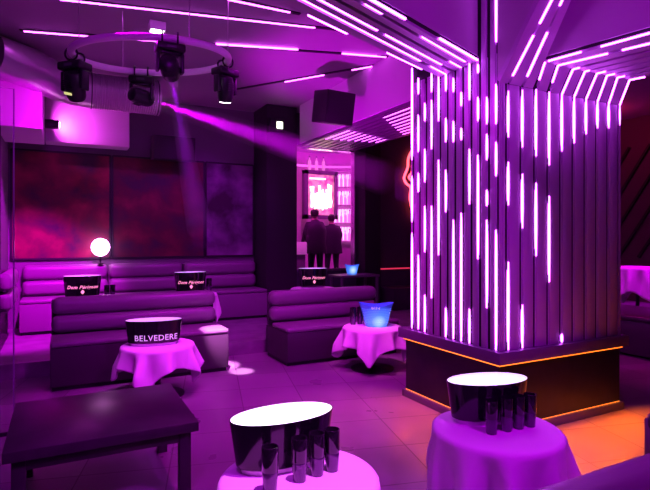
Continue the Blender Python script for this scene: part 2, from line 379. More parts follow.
# ------------------------------------------------------------------ wall panels with mottled artwork
def art(name, seed, red):
    m = mat(name, (.1, .02, .04), .6); nt = m.node_tree; b = nt.nodes['Principled BSDF']
    tc = nt.nodes.new('ShaderNodeTexCoord'); mp = nt.nodes.new('ShaderNodeMapping'); mp.inputs['Location'].default_value = (seed, 0, seed * 2)
    n = nt.nodes.new('ShaderNodeTexNoise'); n.inputs['Scale'].default_value = 1.9; n.inputs['Detail'].default_value = 6; n.inputs['Distortion'].default_value = .25
    r = nt.nodes.new('ShaderNodeValToRGB'); e = r.color_ramp.elements
    e[0].position = .36; e[0].color = (.035, .015, .03, 1); e[1].position = .68; e[1].color = (*red, 1)
    k = e.new(.5); k.color = (red[0] * .45, red[1] * .5, red[2] * .5, 1)
    nt.links.new(tc.outputs['Object'], mp.inputs['Vector']); nt.links.new(mp.outputs[0], n.inputs['Vector']); nt.links.new(n.outputs['Fac'], r.inputs['Fac']); nt.links.new(r.outputs['Color'], b.inputs['Base Color'])
    return m
for (u0, u1, lab, m) in ((-.70, .76, 'dark red mottled wall panel nearest the left corner', art('mottled_red_panel', 3.1, (.27, .014, .045))),
                         (.81, 2.40, 'dark red mottled wall panel in the middle of the back wall', art('mottled_red_panel_dark', 8.4, (.19, .012, .035))),
                         (2.45, 3.38, 'plain violet wall panel beside the black pillar', art('violet_panel', 12., (.30, .15, .30)))):
    o = thing('wall_panel', lab, 'panel', ((u0 + u1) / 2, V1, 1.32), 0, 'framed panels on the back wall'); h = (u1 - u0) / 2
    MB().box(-h, h, -.035, -.005, 0, 1.75).build('panel', m, o, False)
    fr_ = MB(); fr_.box(-h - .02, -h + .01, -.045, -.004, -.02, 1.77); fr_.box(h - .01, h + .02, -.045, -.004, -.02, 1.77); fr_.box(-h, h, -.045, -.004, -.03, .0); fr_.box(-h, h, -.045, -.004, 1.75, 1.78)
    fr_.build('frame', black_matte, o, False)

# ------------------------------------------------------------------ sofas
def sofa(name, label, loc, L, depth, seat_h, top_h, rz=0., m=leather, mfront=leather, group=None, splits=None, roll_cuts=()):
    """front edge along local +x from 0 to L at y = 0, back at y = depth"""
    o = thing(name, label, 'sofa', loc, rz, group)
    MB().box(.02, L - .02, .05, depth - .02, 0, .05).build('plinth', black_matte, o, False)
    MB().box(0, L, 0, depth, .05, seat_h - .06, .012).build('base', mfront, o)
    bt = .21
    MB().box(0, L, -.012, depth - bt, seat_h - .06, seat_h, .025, 3).build('seat', m, o)
    MB().box(.004, L - .004, depth - .07, depth - .001, seat_h - .06, top_h - .03, .02).build('backrest', mfront, o)
    hh = (top_h - seat_h) / 2
    cuts = [0] + list(roll_cuts) + [L]
    for j in range(2):
        z0 = seat_h + j * hh
        for c0, c1 in zip(cuts, cuts[1:]):
            MB().box(c0 + .002, c1 - .002, depth - bt - .02 * (1 - j), depth - (.02 if j == 0 else -.004), z0 + .002, z0 + hh, min(.085, hh * .42), 5).build('back_roll', m, o)
    return o
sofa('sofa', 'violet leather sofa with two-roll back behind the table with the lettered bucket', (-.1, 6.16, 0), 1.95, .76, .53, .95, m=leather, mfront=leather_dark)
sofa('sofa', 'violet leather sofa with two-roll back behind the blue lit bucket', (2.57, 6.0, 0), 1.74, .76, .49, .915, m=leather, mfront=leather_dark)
# long banquettes on the platform, one unit per section
for (u0, u1, lab) in ((-.55, .72, 'back banquette section in the left corner under the first red panel'), (.735, 1.98, 'back banquette section left of centre, behind the second lettered black bucket'),
                      (1.995, 3.39, 'back banquette section ending at the black pillar')):
    sofa('banquette', lab, (u0, 8.86, .18), u1 - u0, .78, .53, 1.03, m=leather, mfront=leather, group='banquettes along the back wall')
o = thing('back_cushion', 'two-roll padded back cushion turning along the left wall', 'cushion', (U0 + .004, 7.5, .0))
MB().box(0, .05, 0, 1.33, .18, 1.19).build('backing', leather_dark, o, False)
for j in range(2): MB().box(.045, .19, 0, 1.33, .71 + j * .25, .955 + j * .25, .07, 5).build('back_roll', leather, o)
# foreground sofa seen from behind, its return, and the bench far right
so_n = sofa('sofa', 'violet leather sofa seen from behind at the bottom right edge', (2.9, 1.62, 0), 2.3, .66, .45, .862, rz=PI, m=leather)
sofa('sofa', 'dark leather sofa whose end just shows at the right edge above the near sofa', (3.71, .86, 0), .9, .75, .42, .66, rz=PI / 2, m=leather_dark)
o = thing('bench', 'dark leather bench beyond the column at the far right', 'bench', (7.0, 2.6, 0))
MB().box(0, 1.1, 0, 2.9, .04, .5, .02).build('base', leather_dark, o); MB().box(-.01, 1.1, 0, 2.9, .5, .58, .035, 3).build('seat', leather_dark, o)
o = thing('bench', 'dark bench under the red neon sign', 'bench', (5.97, 8.5, .18))
MB().box(0, 2.6, 0, .5, 0, .45, .02).build('base', leather_dark, o); MB().box(0, 2.6, .5, .78, 0, .80, .02).build('backrest', leather_dark, o)
MB().box(0, 2.6, .5, .53, .805, .83).build('neon_lit_edge', red_edge_glow, o, False)['label'] = 'thin red edge whose glow stands in for neon light'  # no lamp: the neon's light on this edge is put in as emission

# ------------------------------------------------------------------ low black table
o = thing('low_table', 'low dark wooden table with thick top at the lower left', 'table', (-.28, 3.2, 0))
MB().box(0, 1.05, 0, .96, .44, .5, .006).build('tabletop', table_wood, o)
MB().box(.05, 1.0, .05, .91, .37, .44, .004).build('apron', table_wood, o)
for x in (.04, .94):
    for y in (.04, .85): MB().box(x, x + .07, y, y + .07, 0, .44, .004).build('leg', table_wood, o)

# ------------------------------------------------------------------ round tables and cloths
def drape(R, half, zt, folds, phase, rot, flare=.16, amp=.035, seed=0, rnd=.05):
    rng = random.Random(seed); ph = [rng.uniform(0, 6.28) for _ in range(4)]
    bm = bmesh.new(); nr_in, nr_out, nt = 5, 16, 120; rings = []
    def hem(th):
        t = th - rot; c = max(abs(math.cos(t)), abs(math.sin(t)))
        return min(half / c, half * 1.36)
    rc = .022
    for i in range(nr_in + nr_out + 1):
        ring = []
        for k in range(nt):
            th = 2 * PI * k / nt
            if i <= nr_in:
                r = R * (i + 1) / (nr_in + 1); z = zt
            else:
                f = (i - nr_in) / nr_out; d = f * (hem(th) - R)
                if d < rc * 1.57: r = R + rc * math.sin(d / rc); z = zt - rc * (1 - math.cos(d / rc))
                else:
                    e = d - rc * 1.57
                    w = math.cos(folds * th + phase) + .5 * math.cos((folds + 3) * th + ph[0]) + .35 * math.cos((folds * 2 - 1) * th + ph[1])
                    g = min(1, e / .22)
                    r = R + rc + e * flare + amp * g * w
                    z = zt - rc - e * math.sqrt(max(.2, 1 - flare * flare)) * (1 - .03 * w)
            ring.append(bm.verts.new((r * math.cos(th), r * math.sin(th), z)))
        rings.append(ring)
    ctr = bm.verts.new((0, 0, zt))
    for k in range(nt): bm.faces.new((ctr, rings[0][k], rings[0][(k + 1) % nt]))
    for A, B in zip(rings, rings[1:]):
        for k in range(nt): bm.faces.new((A[k], B[k], B[(k + 1) % nt], A[(k + 1) % nt]))
    bmesh.ops.recalc_face_normals(bm, faces=bm.faces)
    me = bpy.data.meshes.new('tablecloth'); bm.to_mesh(me); bm.free(); me.materials.append(cloth_mat)
    me.polygons.foreach_set('use_smooth', [True] * len(me.polygons))
    o = bpy.data.objects.new('tablecloth', me); C.objects.link(o)
    md = o.modifiers.new('thickness', 'SOLIDIFY'); md.thickness = .002; md.offset = 1
    return o
def pedestal(name, label, loc, h, R=.345, group='round pedestal tables under cloths', cat='table'):
    o = thing(name, label, cat, loc, 0, group)
    MB().lathe([(.02, h - .03), (R - .005, h - .03), (R, h - .025), (R, h - .003), (R - .003, h)], 48).build('tabletop', table_wood, o)
    MB().lathe([(.03, .02), (.03, h - .03)], 20).build('pole', metal_black, o)
    MB().lathe([(.27, 0), (.27, .012), (.06, .03), (.03, .04)], 36).build('base', metal_black, o)
    return o
TABLES = {}
RT = .345
def table(key, u, v, z0, h, desc, half, folds, phase, rot, seed, flare=.16, amp=.035):
    pedestal('round_table', 'round pedestal table hidden under the white cloth ' + desc, (u, v, z0), h)
    c = drape(RT + .007, half, 0, folds, phase, rot, flare, amp, seed); c.location = (u, v, z0 + h + .003)
    tag(c, 'white cloth draped over the round table ' + desc, 'tablecloth', 'white tablecloths')
    TABLES[key] = (u, v, z0 + h + .0052)
table('t1', .91, 5.58, 0, .53, 'that carries the large-lettered black bucket', .56, 9, .6, .35, 1, .15, .055)
table('t2', 3.50, 5.45, 0, .53, 'that carries the blue lit bucket', .58, 9, 2.2, .13, 2, .15, .055)
table('t3', .99, 2.17, 0, .53, 'in front at the bottom centre', .6, 9, 1., .5, 3, .08, .035)
table('t4', 2.28, 2.20, 0, .53, 'in front of the column base', .64, 9, .2, .2, 4, .03, .05)
table('b1', .29, 7.62, .18, .64, 'under the lettered bucket at the far left', .40, 9, .4, .3, 5)
table('b2', 1.74, 7.7, .18, .64, 'under the middle lettered bucket', .6, 8, 1.4, .15, 6, .13)
table('b3', 3.62, 7.38, .18, .66, 'under the lettered bucket by the bar window', .5, 9, .9, .5, 7)
table('r1', 9.2, 5.55, .34, .79, 'at the far right beyond the column', .8, 9, .9, .3, 8)

# ------------------------------------------------------------------ buckets
def arc_map(a, b, n=720):
    pts = [(a * math.cos(t), b * math.sin(t)) for t in [(-PI / 2 + 2 * PI * i / n) for i in range(n + 1)]]
    s = [0.]
    for p, q in zip(pts, pts[1:]): s.append(s[-1] + math.hypot(q[0] - p[0], q[1] - p[1]))
    return pts, s
def text_on_oval(txt, size, A, Bt, H, zc, parent, m, shift=0., shear=0., bold=.0, name='lettering', first=1.):
    """text mesh laid on a flared oval wall; A/Bt are (bottom, top) semi axes"""
    cu = bpy.data.curves.new('lettering', 'FONT'); cu.body = txt; cu.size = size; cu.align_x = 'CENTER'; cu.shear = shear; cu.offset = bold; cu.extrude = .0; cu.resolution_u = 3
    cu.space_character = 1.08
    if first != 1.: cu.small_caps_scale = 1 / first
    if first != 1.:
        for i, ch in enumerate(cu.body_format):
            if i > 0: ch.use_small_caps = True
    tmp = bpy.data.objects.new('lettering', cu); C.objects.link(tmp)
    dg = bpy.context.evaluated_depsgraph_get(); me = bpy.data.meshes.new_from_object(tmp.evaluated_get(dg)); bpy.data.objects.remove(tmp)
    bm = bmesh.new(); bm.from_mesh(me)
    bmesh.ops.subdivide_edges(bm, edges=[e for e in bm.edges if e.calc_length() > .012], cuts=2)
    pts, s = arc_map(1., Bt[1] / A[1]); tot = s[-1]
    for v in bm.verts:
        z = zc + v.co.y; f = z / H; a = A[0] + (A[1] - A[0]) * f; b = Bt[0] + (Bt[1] - Bt[0]) * f
        arc = ((v.co.x + shift) / a) % tot
        lo, hi = 0, len(s) - 1
        while hi - lo > 1:
            mid = (lo + hi) // 2
            if s[mid] <= arc: lo = mid
            else: hi = mid
        t = (arc - s[lo]) / max(1e-9, s[hi] - s[lo]); x = pts[lo][0] + (pts[hi][0] - pts[lo][0]) * t; y = pts[lo][1] + (pts[hi][1] - pts[lo][1]) * t
        y *= (b / a) / (Bt[1] / A[1]); nx, ny = x / 1., y / ((b / a) ** 2); l = math.hypot(nx, ny)
        v.co = Vector((x * a + nx / l * .002, y * a + ny / l * .002, z))
    me2 = bpy.data.meshes.new(name); bm.to_mesh(me2); bm.free(); me2.materials.append(m)
    o = bpy.data.objects.new(name, me2); C.objects.link(o); o.parent = parent
    return o
def bucket(label, loc, rz, ax=(.236, .268), by=(.122, .142), H=.25, liner=white_liner, fill=.1, group='oval black drinks buckets'):
    o = thing('ice_bucket', label, 'bucket', loc, rz, group); foot = .028
    n = 64
    def rings(prof):
        mb = MB(); R = []
        for a, b, z in prof: R.append([mb.bm.verts.new((a * math.cos(2 * PI * k / n), b * math.sin(2 * PI * k / n), z)) for k in range(n)])
        for X, Y in zip(R, R[1:]):
            for k in range(n): mb.bm.faces.new((X[k], X[(k + 1) % n], Y[(k + 1) % n], Y[k]))
        return mb, R
    def ab(z, ins=0.): f = (z - foot) / (H - foot); return (ax[0] + (ax[1] - ax[0]) * f - ins, by[0] + (by[1] - by[0]) * f - ins, z)
    mb, R = rings([ab(foot, .02), ab(foot, .006), ab(foot + .006), ab(H * .5), ab(H - .004), ab(H), (ab(H, .004)[0], ab(H, .004)[1], H)])
    mb.bm.faces.new(R[0][::-1]); mb.build('body', black_gloss, o)
    mb, R = rings([ab(H, .0042), ab(H - .004, .008), ab(H * .6, .008), ab(H * .45, .008), ab(H * .44, .03)])
    mb.bm.faces.new(R[-1]); li = mb.build('liner', liner, o); li['label'] = 'glowing white inner liner'
    mb, R = rings([(ax[0] - .025, by[0] - .02, 0), (ax[0] - .02, by[0] - .015, foot)])
    mb.bm.faces.new(R[0][::-1]); mb.bm.faces.new(R[1]); mb.build('foot', white_plastic, o)['label'] = 'white foot ring'
    return o, (foot, ax, by, H)
def put_text(o, info, txt, size, zc, m, **kw):
    foot, ax, by, H = info
    # straight-line extrapolation of the wall to z = 0
    k = foot / (H - foot); A = (ax[0] - (ax[1] - ax[0]) * k, ax[1]); B_ = (by[0] - (by[1] - by[0]) * k, by[1])
    return text_on_oval(txt, size, A, B_, H, zc, o, m, **kw)
T = TABLES
b1_, inf = bucket('oval black bucket with large white BELVEDERE lettering', (T['t1'][0] - .04, T['t1'][1], T['t1'][2]), -.2, ax=(.255, .285), H=.26, liner=white_liner_dim)
put_text(b1_, inf, 'BELVEDERE', .083, .06, lettering, shift=.03, bold=.0008, first=1.25)
bucket('oval black bucket with brightly glowing white inside on the bottom centre table', (*at(283, 413, T['t3'][2] + .25).xy, T['t3'][2]), .0)
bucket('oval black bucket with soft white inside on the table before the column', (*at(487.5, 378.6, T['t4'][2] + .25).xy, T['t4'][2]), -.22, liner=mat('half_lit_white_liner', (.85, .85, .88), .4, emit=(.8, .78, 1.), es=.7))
for key, lab, rz, x, y in (('b1', 'black bucket with pink script lettering at the far left behind the front sofa', -.02, -.03, -.05), ('b2', 'black bucket with pink script lettering in the middle behind the front sofa', -.1, -.03, -.05),
                        ('b3', 'black bucket with pink script lettering in front of the bar window', -.22, -.03, -.02)):
    bb, inf = bucket(lab, (T[key][0] + x, T[key][1] + y, T[key][2]), rz, ax=(.205, .235), by=(.12, .145), H=.32, liner=white_liner_dim)
    put_text(bb, inf, 'Dom Pérignon', .062, .155, gold_letter, shear=.35, bold=.001)
    sh = put_text(bb, inf, '\u2666', .05, .095, gold_letter, bold=.004, name='shield_emblem')
# blue round bucket, lettered rim
def blue_bucket(label, loc, sc=1., text=True):
    o = thing('ice_bucket', label, 'bucket', loc, -TH, None); H = .27
    mb = MB(); n = 64; R = []
    prof = [(.118, .0), (.122, .004), (.124, .03), (.132, .034), (.150, .12), (.166, .2), (.172, .235)]
    def rad(th, z):
        f = max(0, (z - .12) / .15); return .026 * f * f * abs(math.cos(th)) ** 3
    for r, z in prof + [(.168, .235), (.146, .12), (.126, .04)]:
        ring = []
        for k in range(n):
            th = 2 * PI * k / n; zz = z + (.034 * abs(math.cos(th)) ** 2 * max(0, (z - .12) / .115) if z > .12 else 0)
            rr = (r + rad(th, zz)); ring.append(mb.bm.verts.new((rr * math.cos(th) * sc, rr * .86 * math.sin(th) * sc, zz * sc)))
        R.append(ring)
    for X, Y in zip(R, R[1:]):
        for k in range(n): mb.bm.faces.new((X[k], X[(k + 1) % n], Y[(k + 1) % n], Y[k]))
    mb.bm.faces.new(R[0][::-1]); mb.bm.faces.new(R[-1]); body = mb.build('body', blue_glow, o)
    if text:
        q = MB()
        for i in range(20):
            for j in range(9):
                z = .05 + j * .019; th = -PI / 2 + (i - 9.5 + .5 * (j % 2)) * .125; r = .132 + (z - .034) * .21 + rad(th, z)
                q.lathe([(.001, -.0035), (.0055, 0), (.001, .0035)], 4, 1, 1, Matrix.Translation((r * math.cos(th), r * .86 * math.sin(th), z)) @ Matrix.Rotation(th, 4, 'Z'))
        qo = q.build('quilted_relief', mat('blue_relief', (.1, .2, .9), .2, emit=(.15, .3, 1.), es=.9), o); qo.scale = (sc, sc, sc)
        ta = text_on_oval('l|ıl |l ı|', .034, (.124, .172), (.107, .148), .235, .21, o, lettering, shift=-.02, bold=.0006)
        tb = text_on_oval('ıl|ı', .028, (.124, .180), (.107, .155), .235, .15, o, lettering, shift=.17, bold=.0004)
        ta.scale = tb.scale = (sc, sc, sc)
    return o
blue_bucket('blue glowing ice bucket with quilted sides on the white clothed table', (T['t2'][0] + .05, T['t2'][1] - .01, T['t2'][2]), 1.12)

# ------------------------------------------------------------------ black glasses
def tall_glass():
    o = thing('tall_glass', '', 'glass', (0, 0, 0), 0)
    MB().lathe([(.029, 0), (.031, .003), (.036, .088), (.0355, .09)], 24).build('foot', glass_black2, o)
    MB().lathe([(.0355, .09), (.037, .094), (.0375, .19), (.0365, .197), (.031, .197), (.030, .17)], 24).build('bowl', glass_black, o)
    return o
proto = tall_glass(); used = False
def put_glass(label, x, y, z, rz=0., s=1., group='tall black glasses'):
    global used
    if not used: o = proto; used = True; o.location = (x, y, z)
    else: o = dup(proto, label, (x, y, z), rz)
    o['label'] = label; o['group'] = group; o.scale = (s, s, s)
    return o
zt = T['t3'][2]
ords = ('first', 'second', 'third', 'fourth')
def onz(px, py, z): p = at(px, py, z); return p.x, p.y
for i, (px, py) in enumerate(((270, 491), (299.5, 480.5), (317, 474.5), (332, 470))):
    x, y = onz(px, py, zt); put_glass('tall black glass, %s from the left before the bucket on the bottom centre table' % ords[i], x, y, zt)
zt = T['t4'][2]
for i, (px, py) in enumerate(((491.5, 433.5), (506.5, 430.5), (518.5, 428), (530, 426))):
    x, y = onz(px, py, zt); put_glass('tall black glass, %s from the left before the bucket near the column' % ords[i], x, y, zt, .2, .97)
zt = T['t2'][2]
for i, (px, py) in enumerate(((353, 324.5), (360, 323.8))):
    x, y = onz(px, py, zt); put_glass('tall black glass %s on the cloth left of the blue bucket' % ('nearer the table edge' if i == 0 else 'touching the bucket side'), x, y, zt, .2, 1.12)
zt = T['b1'][2]
for i, dx in enumerate((.30, .375)):
    put_glass('short-looking black glass right of the far left lettered bucket, %s' % ('next to it' if i == 0 else 'outermost'), T['b1'][0] - .03 + dx, T['b1'][1] - .06, zt, 0, .92, 'black glasses on the platform tables')
put_glass('black glass right of the middle lettered bucket', T['b2'][0] + .25, T['b2'][1] - .05, T['b2'][2], 0, 1.1, 'black glasses on the platform tables')

# table with the small blue bucket beside the bar window
o = thing('side_table', 'square side table with slim legs before the bar window', 'table', (4.95, 8.35, .18))
MB().box(-.42, .42, -.25, .25, .74, .78, .004).build('tabletop', ledge_mat, o)
for x in (-.38, .38):
    for y in (-.21, .21): MB().box(x - .02, x + .02, y - .02, y + .02, 0, .74).build('leg', ledge_mat, o, False)
blue_bucket('small blue glowing bucket on the side table at the bar window', (4.92, 8.38, .961), .72, False)

# ------------------------------------------------------------------ glass screen at the left
o = thing('glass_screen', 'clear glass screen at the left edge beyond the low table', 'screen', (-.35, 5.0, 0))
MB().box(-.39, 0, -.006, .006, .03, 2.9).build('pane', glass, o, False)
MB().box(-.004, .006, -.009, .009, .0, 2.9).build('edge_strip', mat('screen_edge', (.25, .15, .3), .3), o, False)
MB().box(-.39, .0, -.012, .012, 0, .03).build('base_rail', metal_black, o, False)

# ------------------------------------------------------------------ ceiling gear: duct, ring, moving heads, speakers, lamps
o = thing('air_duct', 'fat silver air duct below the ceiling at back left', 'duct', (0, 8.25, 3.82))
MB().tube([(U0 + .01, -.9, .05), (-.35, -.62, .03), (-.05, -.25, 0), (.18, -.05, 0), (.42, 0, 0)], .255, 28).build('bend', duct_mat, o)
pr = []; rr = []
for i in range(57):
    pr.append((.42 + i * .016, 0, 0)); rr.append(.255 + (.008 if i % 2 else -.006))
MB().tube(pr, rr, 28).build('ribbed_section', duct_mat, o)
MB().tube([(1.31, 0, 0), (1.36, 0, 0)], .262, 28).build('end_collar', duct_mat, o)
for x in (.4, 1.33): hg = MB(); hg.tube([(x, .262 * math.sin(t), .262 * math.cos(t)) for t in [2 * PI * k / 24 for k in range(24)]], .008, 6, True); hg.build('hanger_band', metal_black, o)

RZ = 3.50; rc_ = Vector((CT * -1.77 + ST * 5.2, ST * 1.77 + CT * 5.2, RZ)); RA, RB = .78, .52
ring = thing('lighting_ring', 'oval tube ring hung from the ceiling carrying four moving lights', 'lighting ring', rc_, -TH)
MB().tube([(RA * math.cos(t), RB * math.sin(t), 0) for t in [2 * PI * k / 72 for k in range(72)]], .035, 12, True).build('tube', mat('ring_tube', (.85, .75, .85), .4), ring)
for t in (.25, 2.2, 3.9, 5.4):
    MB().tube([(RA * math.cos(t), RB * math.sin(t), 0), (RA * math.cos(t), RB * math.sin(t), CEIL - RZ)], .005, 6).build('hanging_wire', steel, ring)
def moving_head(label):
    o = thing('moving_head_light', label, 'stage light', (0, 0, 0), 0, 'moving lights on the ring')
    for x in (-.08, .08):
        cl = MB(); cl.tube([(x, .066 * math.sin(t), .066 * math.cos(t)) for t in [2 * PI * k / 16 for k in range(16)]], .011, 6, True); cl.box(x - .015, x + .015, -.02, .02, -.085, -.066)
        cl.build('clamp', metal_black, o)
    MB().box(-.15, .15, -.10, .10, -.155, -.07, .02, 3).build('base', metal_black, o)
    MB().box(-.05, .05, -.102, -.099, -.13, -.1).build('display', mat('dark_display', (.1, .1, .12), .2), o, False)
    y = MB(); y.box(-.10, .10, -.06, .06, -.185, -.155, .01); y.box(-.145, -.11, -.055, .055, -.37, -.16, .015); y.box(.11, .145, -.055, .055, -.37, -.16, .015)
    y.build('yoke', metal_black, o)
    h = MB(); h.lathe([(.05, .17), (.085, .15), (.1, .09), (.105, -.02), (.098, -.10), (.085, -.135), (.08, -.14)], 28)
    hd = h.build('head', metal_black, o, True, (0, 0, -.325))
    MB().lathe([(.01, -.142), (.072, -.143), (.066, -.15), (.02, -.153)], 24).build('lens', lens_off, hd)
    v = MB()
    for k in range(5): v.box(-.06, .06, -.108, -.1, .0 + k * .02, .01 + k * .02)
    v.build('vent_fins', black_matte, hd, False)
    return o
spots = [('moving light on the left end of the ring, with a lit amber display', PI, -.3, 1.15, (.5, .25, 0), .95),
         ('moving light nearest the camera, hanging in front from the ring', -PI / 2 + .44, .5, .2, (.25, .2, 0), .86),
         ('moving light on the far side of the ring with its bright lens lit', PI / 2 + .36, .2, 0, (.7, .6, 0), .86),
         ('moving light on the right end of the ring', .42, .9, 0, (.3, -.25, 0), .86)]
mh0 = None; heads = []
for lab, t, rz, _, rot, sc in spots:
    loc = rc_ + Matrix.Rotation(-TH, 3, 'Z') @ Vector((RA * math.cos(t), RB * math.sin(t), 0))
    if mh0 is None: mh0 = moving_head(lab); m_ = mh0
    else: m_ = copy_tree(mh0)
    m_.location = loc; m_.rotation_euler = (0, 0, rz - TH); m_['label'] = lab; m_.scale = (sc, sc, sc)
    heads.append(m_)
    tang = math.atan2(RB * math.cos(t), -RA * math.sin(t)) - rz     # clamps follow the tube where the light hangs
    for c in m_.children:
        if c.name.startswith('clamp'): c.rotation_euler = (0, 0, tang)
for m_, sp in zip(heads, spots):
    hd = [c for c in m_.children if c.name.startswith('head')][0]; hd.rotation_euler = sp[4]
    for lens in hd.children:
        if lens.name.startswith('lens') and 'bright' in sp[0]:
            lens.data = lens.data.copy(); lens.data.materials[0] = lens_lit; lens['label'] = 'brightly lit lens'
        if lens.name.startswith('lens') and ('nearest' in sp[0] or 'right end' in sp[0]):
            lens.data = lens.data.copy(); lens.data.materials[0] = lens_white; lens['label'] = 'lit lens'
hd0 = [c for c in heads[0].children if c.name.startswith('head')][0]
MB().box(-.05, .05, -.112, -.106, -.06, -.035).build('display', screen_green, hd0, False)['label'] = 'lit amber display'

p = at(157, 27, 4.1)
o = thing('ceiling_spotlight', 'small bright ceiling spotlight above the ring', 'spotlight', (p.x, p.y, CEIL))
MB().box(-.09, .09, -.07, .07, -.10, 0, .008).build('housing', white_plastic, o); MB().box(-.07, .07, -.05, .05, -.108, -.101).build('lens', lens_white, o, False)
def speaker(name, label, loc, rz, tilt, sx, sy, sz):
    o = thing(name, label, 'loudspeaker', loc, rz)
    M = Matrix.Rotation(tilt, 4, 'X')
    MB().box(-sx / 2, sx / 2, -sy / 2, sy / 2, -sz / 2, sz / 2, .015, 2, M).build('cabinet', black_matte, o)
    MB().box(-sx / 2 + .02, sx / 2 - .02, -sy / 2 - .012, -sy / 2 + .002, -sz / 2 + .02, sz / 2 - .02, .004, 2, M).build('grille', noise_bump(mat('speaker_grille', (.02, .017, .022), .6), 300, .4, .002), o)
    MB().box(-.05, .05, sy / 2 - .01, sy / 2 + .14, -.05, .05, .005).build('bracket', metal_black, o)
    return o
speaker('wall_loudspeaker', 'black loudspeaker on the back wall above the middle red panel', (1.78, 9.33, 3.24), 0, .08, .72, .34, .42)
speaker('loudspeaker', 'black loudspeaker tilted under the ceiling beside the striped canopy', (3.56, 6.6, 3.56), -TH + .55, .2, .48, .40, .46)
o = thing('wall_exit_lamp', 'small lit exit lamp on top of the black pillar', 'lamp', (3.62, 8.93, 3.74))
MB().box(-.17, .12, -.09, 0, -.12, .14, .01).build('housing', black_matte, o); MB().box(-.05, .07, -.10, -.09, -.05, .08, .004).build('lens', lens_green, o, False)
p = at(97, 246, 1.5)
o = thing('accent_lamp', 'small round glowing lamp on the back sofa before the red panel', 'lamp', (.6, 9.44, 1.21))
MB().lathe([(.05, 0), (.05, .012), (.012, .02), (.012, .16)], 16).build('stem', metal_black, o)
MB().lathe([(.02, .13), (.09, .16), (.135, .22), (.15, .28), (.135, .35), (.09, .41), (.02, .435)], 28).build('globe', mat('globe_glow', (1, .8, 1), .3, emit=(1., .33, 1.), es=11), o)
o = thing('wall_spotlight', 'small spotlight washing the pale bulkhead at back left', 'spotlight', (-.12, 9.0, 3.42))
MB().box(-.1, .1, -.08, .08, -.06, .06, .015).build('housing', metal_black, o); MB().box(.101, .106, -.05, .05, -.04, .04).build('lens', lens_lit, o, False)

# ------------------------------------------------------------------ red neon sign (mostly behind the column)
o = thing('neon_sign', 'red neon outline sign on the violet wall, half hidden by the column', 'sign', (7.25, VB, 2.9))
def curve_pts(ks, n=8):
    out = []
    for i in range(len(ks) - 1):
        p0, p1, p2, p3 = [Vector(ks[max(0, min(len(ks) - 1, i + d))]) for d in (-1, 0, 1, 2)]
        for k in range(n):
            t = k / n; out.append(.5 * ((2 * p1) + (p2 - p0) * t + (2 * p0 - 5 * p1 + 4 * p2 - p3) * t * t + (3 * p1 - p0 - 3 * p2 + p3) * t ** 3))
    out.append(Vector(ks[-1])); return out
def neon(ks, name): MB().tube(curve_pts([(x, -.06, z) for x, z in ks]), .028, 8).build(name, neon_red, o)
def pz(px, py):
    r = (px - 325) / FPX; u = VB * (ST + CT * r) / (CT - ST * r); return (u - 7.25, zed(u, VB, py) - 2.9)
neon([pz(423, 147), pz(412, 150), pz(407, 158), pz(406, 168), pz(402.5, 178), pz(405, 184), pz(409, 188), pz(408.5, 200), pz(413, 216), pz(424, 224)], 'neon_tube')
neon([pz(424, 155), pz(415, 157), pz(411, 163), pz(410.5, 172), pz(407.5, 178), pz(414, 183), pz(424, 184)], 'neon_tube')
bk = MB(); bk.box(-.3, .5, -.03, -.005, -.6, .6, .01); bk.build('backing', black_matte, o)

# ------------------------------------------------------------------ bar room seen through the window
BF = .5
struct('floor_bar', 'raised floor of the bar room', MB().box(3.6, 9.2, VB + .12, 14.2, BF - .1, BF), plat_mat)
struct('ceiling_bar', 'ceiling of the bar room', MB().box(3.6, 9.2, VB + .12, 14.2, 4.0, 4.1), paint_ceiling)
w = MB(); n = 28; pts = []
for i in range(n + 1):
    t = math.radians(150 - 130 * i / n); pts.append(Vector((6.0 + 2.3 * math.cos(t), 10.2 + 2.5 * math.sin(t), 0)))
outer = [Vector((6.0 + (p.x - 6.0) * 1.06, 10.2 + (p.y - 10.2) * 1.06, 0)) for p in pts]
for i in range(n): w.prism([pts[i].xy, pts[i + 1].xy, outer[i + 1].xy, outer[i].xy], BF, 4.0)
struct('wall_bar', 'curved pink back wall of the bar', w, mat('bar_wall', (.5, .3, .45), .5))
sideL = struct('wall_bar_side', 'side wall of the bar room', MB().box(3.6, 3.7, VB + .12, 14.2, BF, 4.0), paint_wall)
def on_arc(deg, r, z): t = math.radians(deg); return Vector((6.0 + r[0] * math.cos(t), 10.2 + r[1] * math.sin(t), z))
sh = thing('bar_shelving', 'curved glowing bottle shelves behind the bar', 'shelves', (6.0, 10.2, BF))
for zi in (1.05, 1.55, 2.05, 2.55, 3.0):
    m = MB()
    q = [on_arc(73 - 28 * i / 14, (2.26, 2.46), 0) for i in range(15)]; q2 = [on_arc(73 - 28 * i / 14, (2.06, 2.26), 0) for i in range(15)]
    for i in range(14): m.prism([(p - Vector((6.0, 10.2, 0))).xy for p in (q[i], q[i + 1], q2[i + 1], q2[i])], zi - .012, zi + .012)
    m.build('shelf', mat('glass_shelf', (.5, .3, .5), .2), sh, False)
m = MB()
q = [on_arc(73 - 28 * i / 14, (2.29, 2.49), 0) for i in range(15)]
for i in range(14):
    a_, b_ = q[i] - Vector((6.0, 10.2, 0)), q[i + 1] - Vector((6.0, 10.2, 0)); d_ = (b_ - a_) * .14
    for z0, z1 in ((1.09, 1.45), (1.59, 1.95), (2.09, 2.45), (2.59, 2.92)): m.prism([(a_ + d_).xy, (b_ - d_).xy, (b_ - d_).xy * .985, (a_ + d_).xy * .985], z0, z1)
m.build('backlight_panel', mat('shelf_backlight', (1, .7, 1), .4, emit=(1., .33, .95), es=2.4), sh, False)
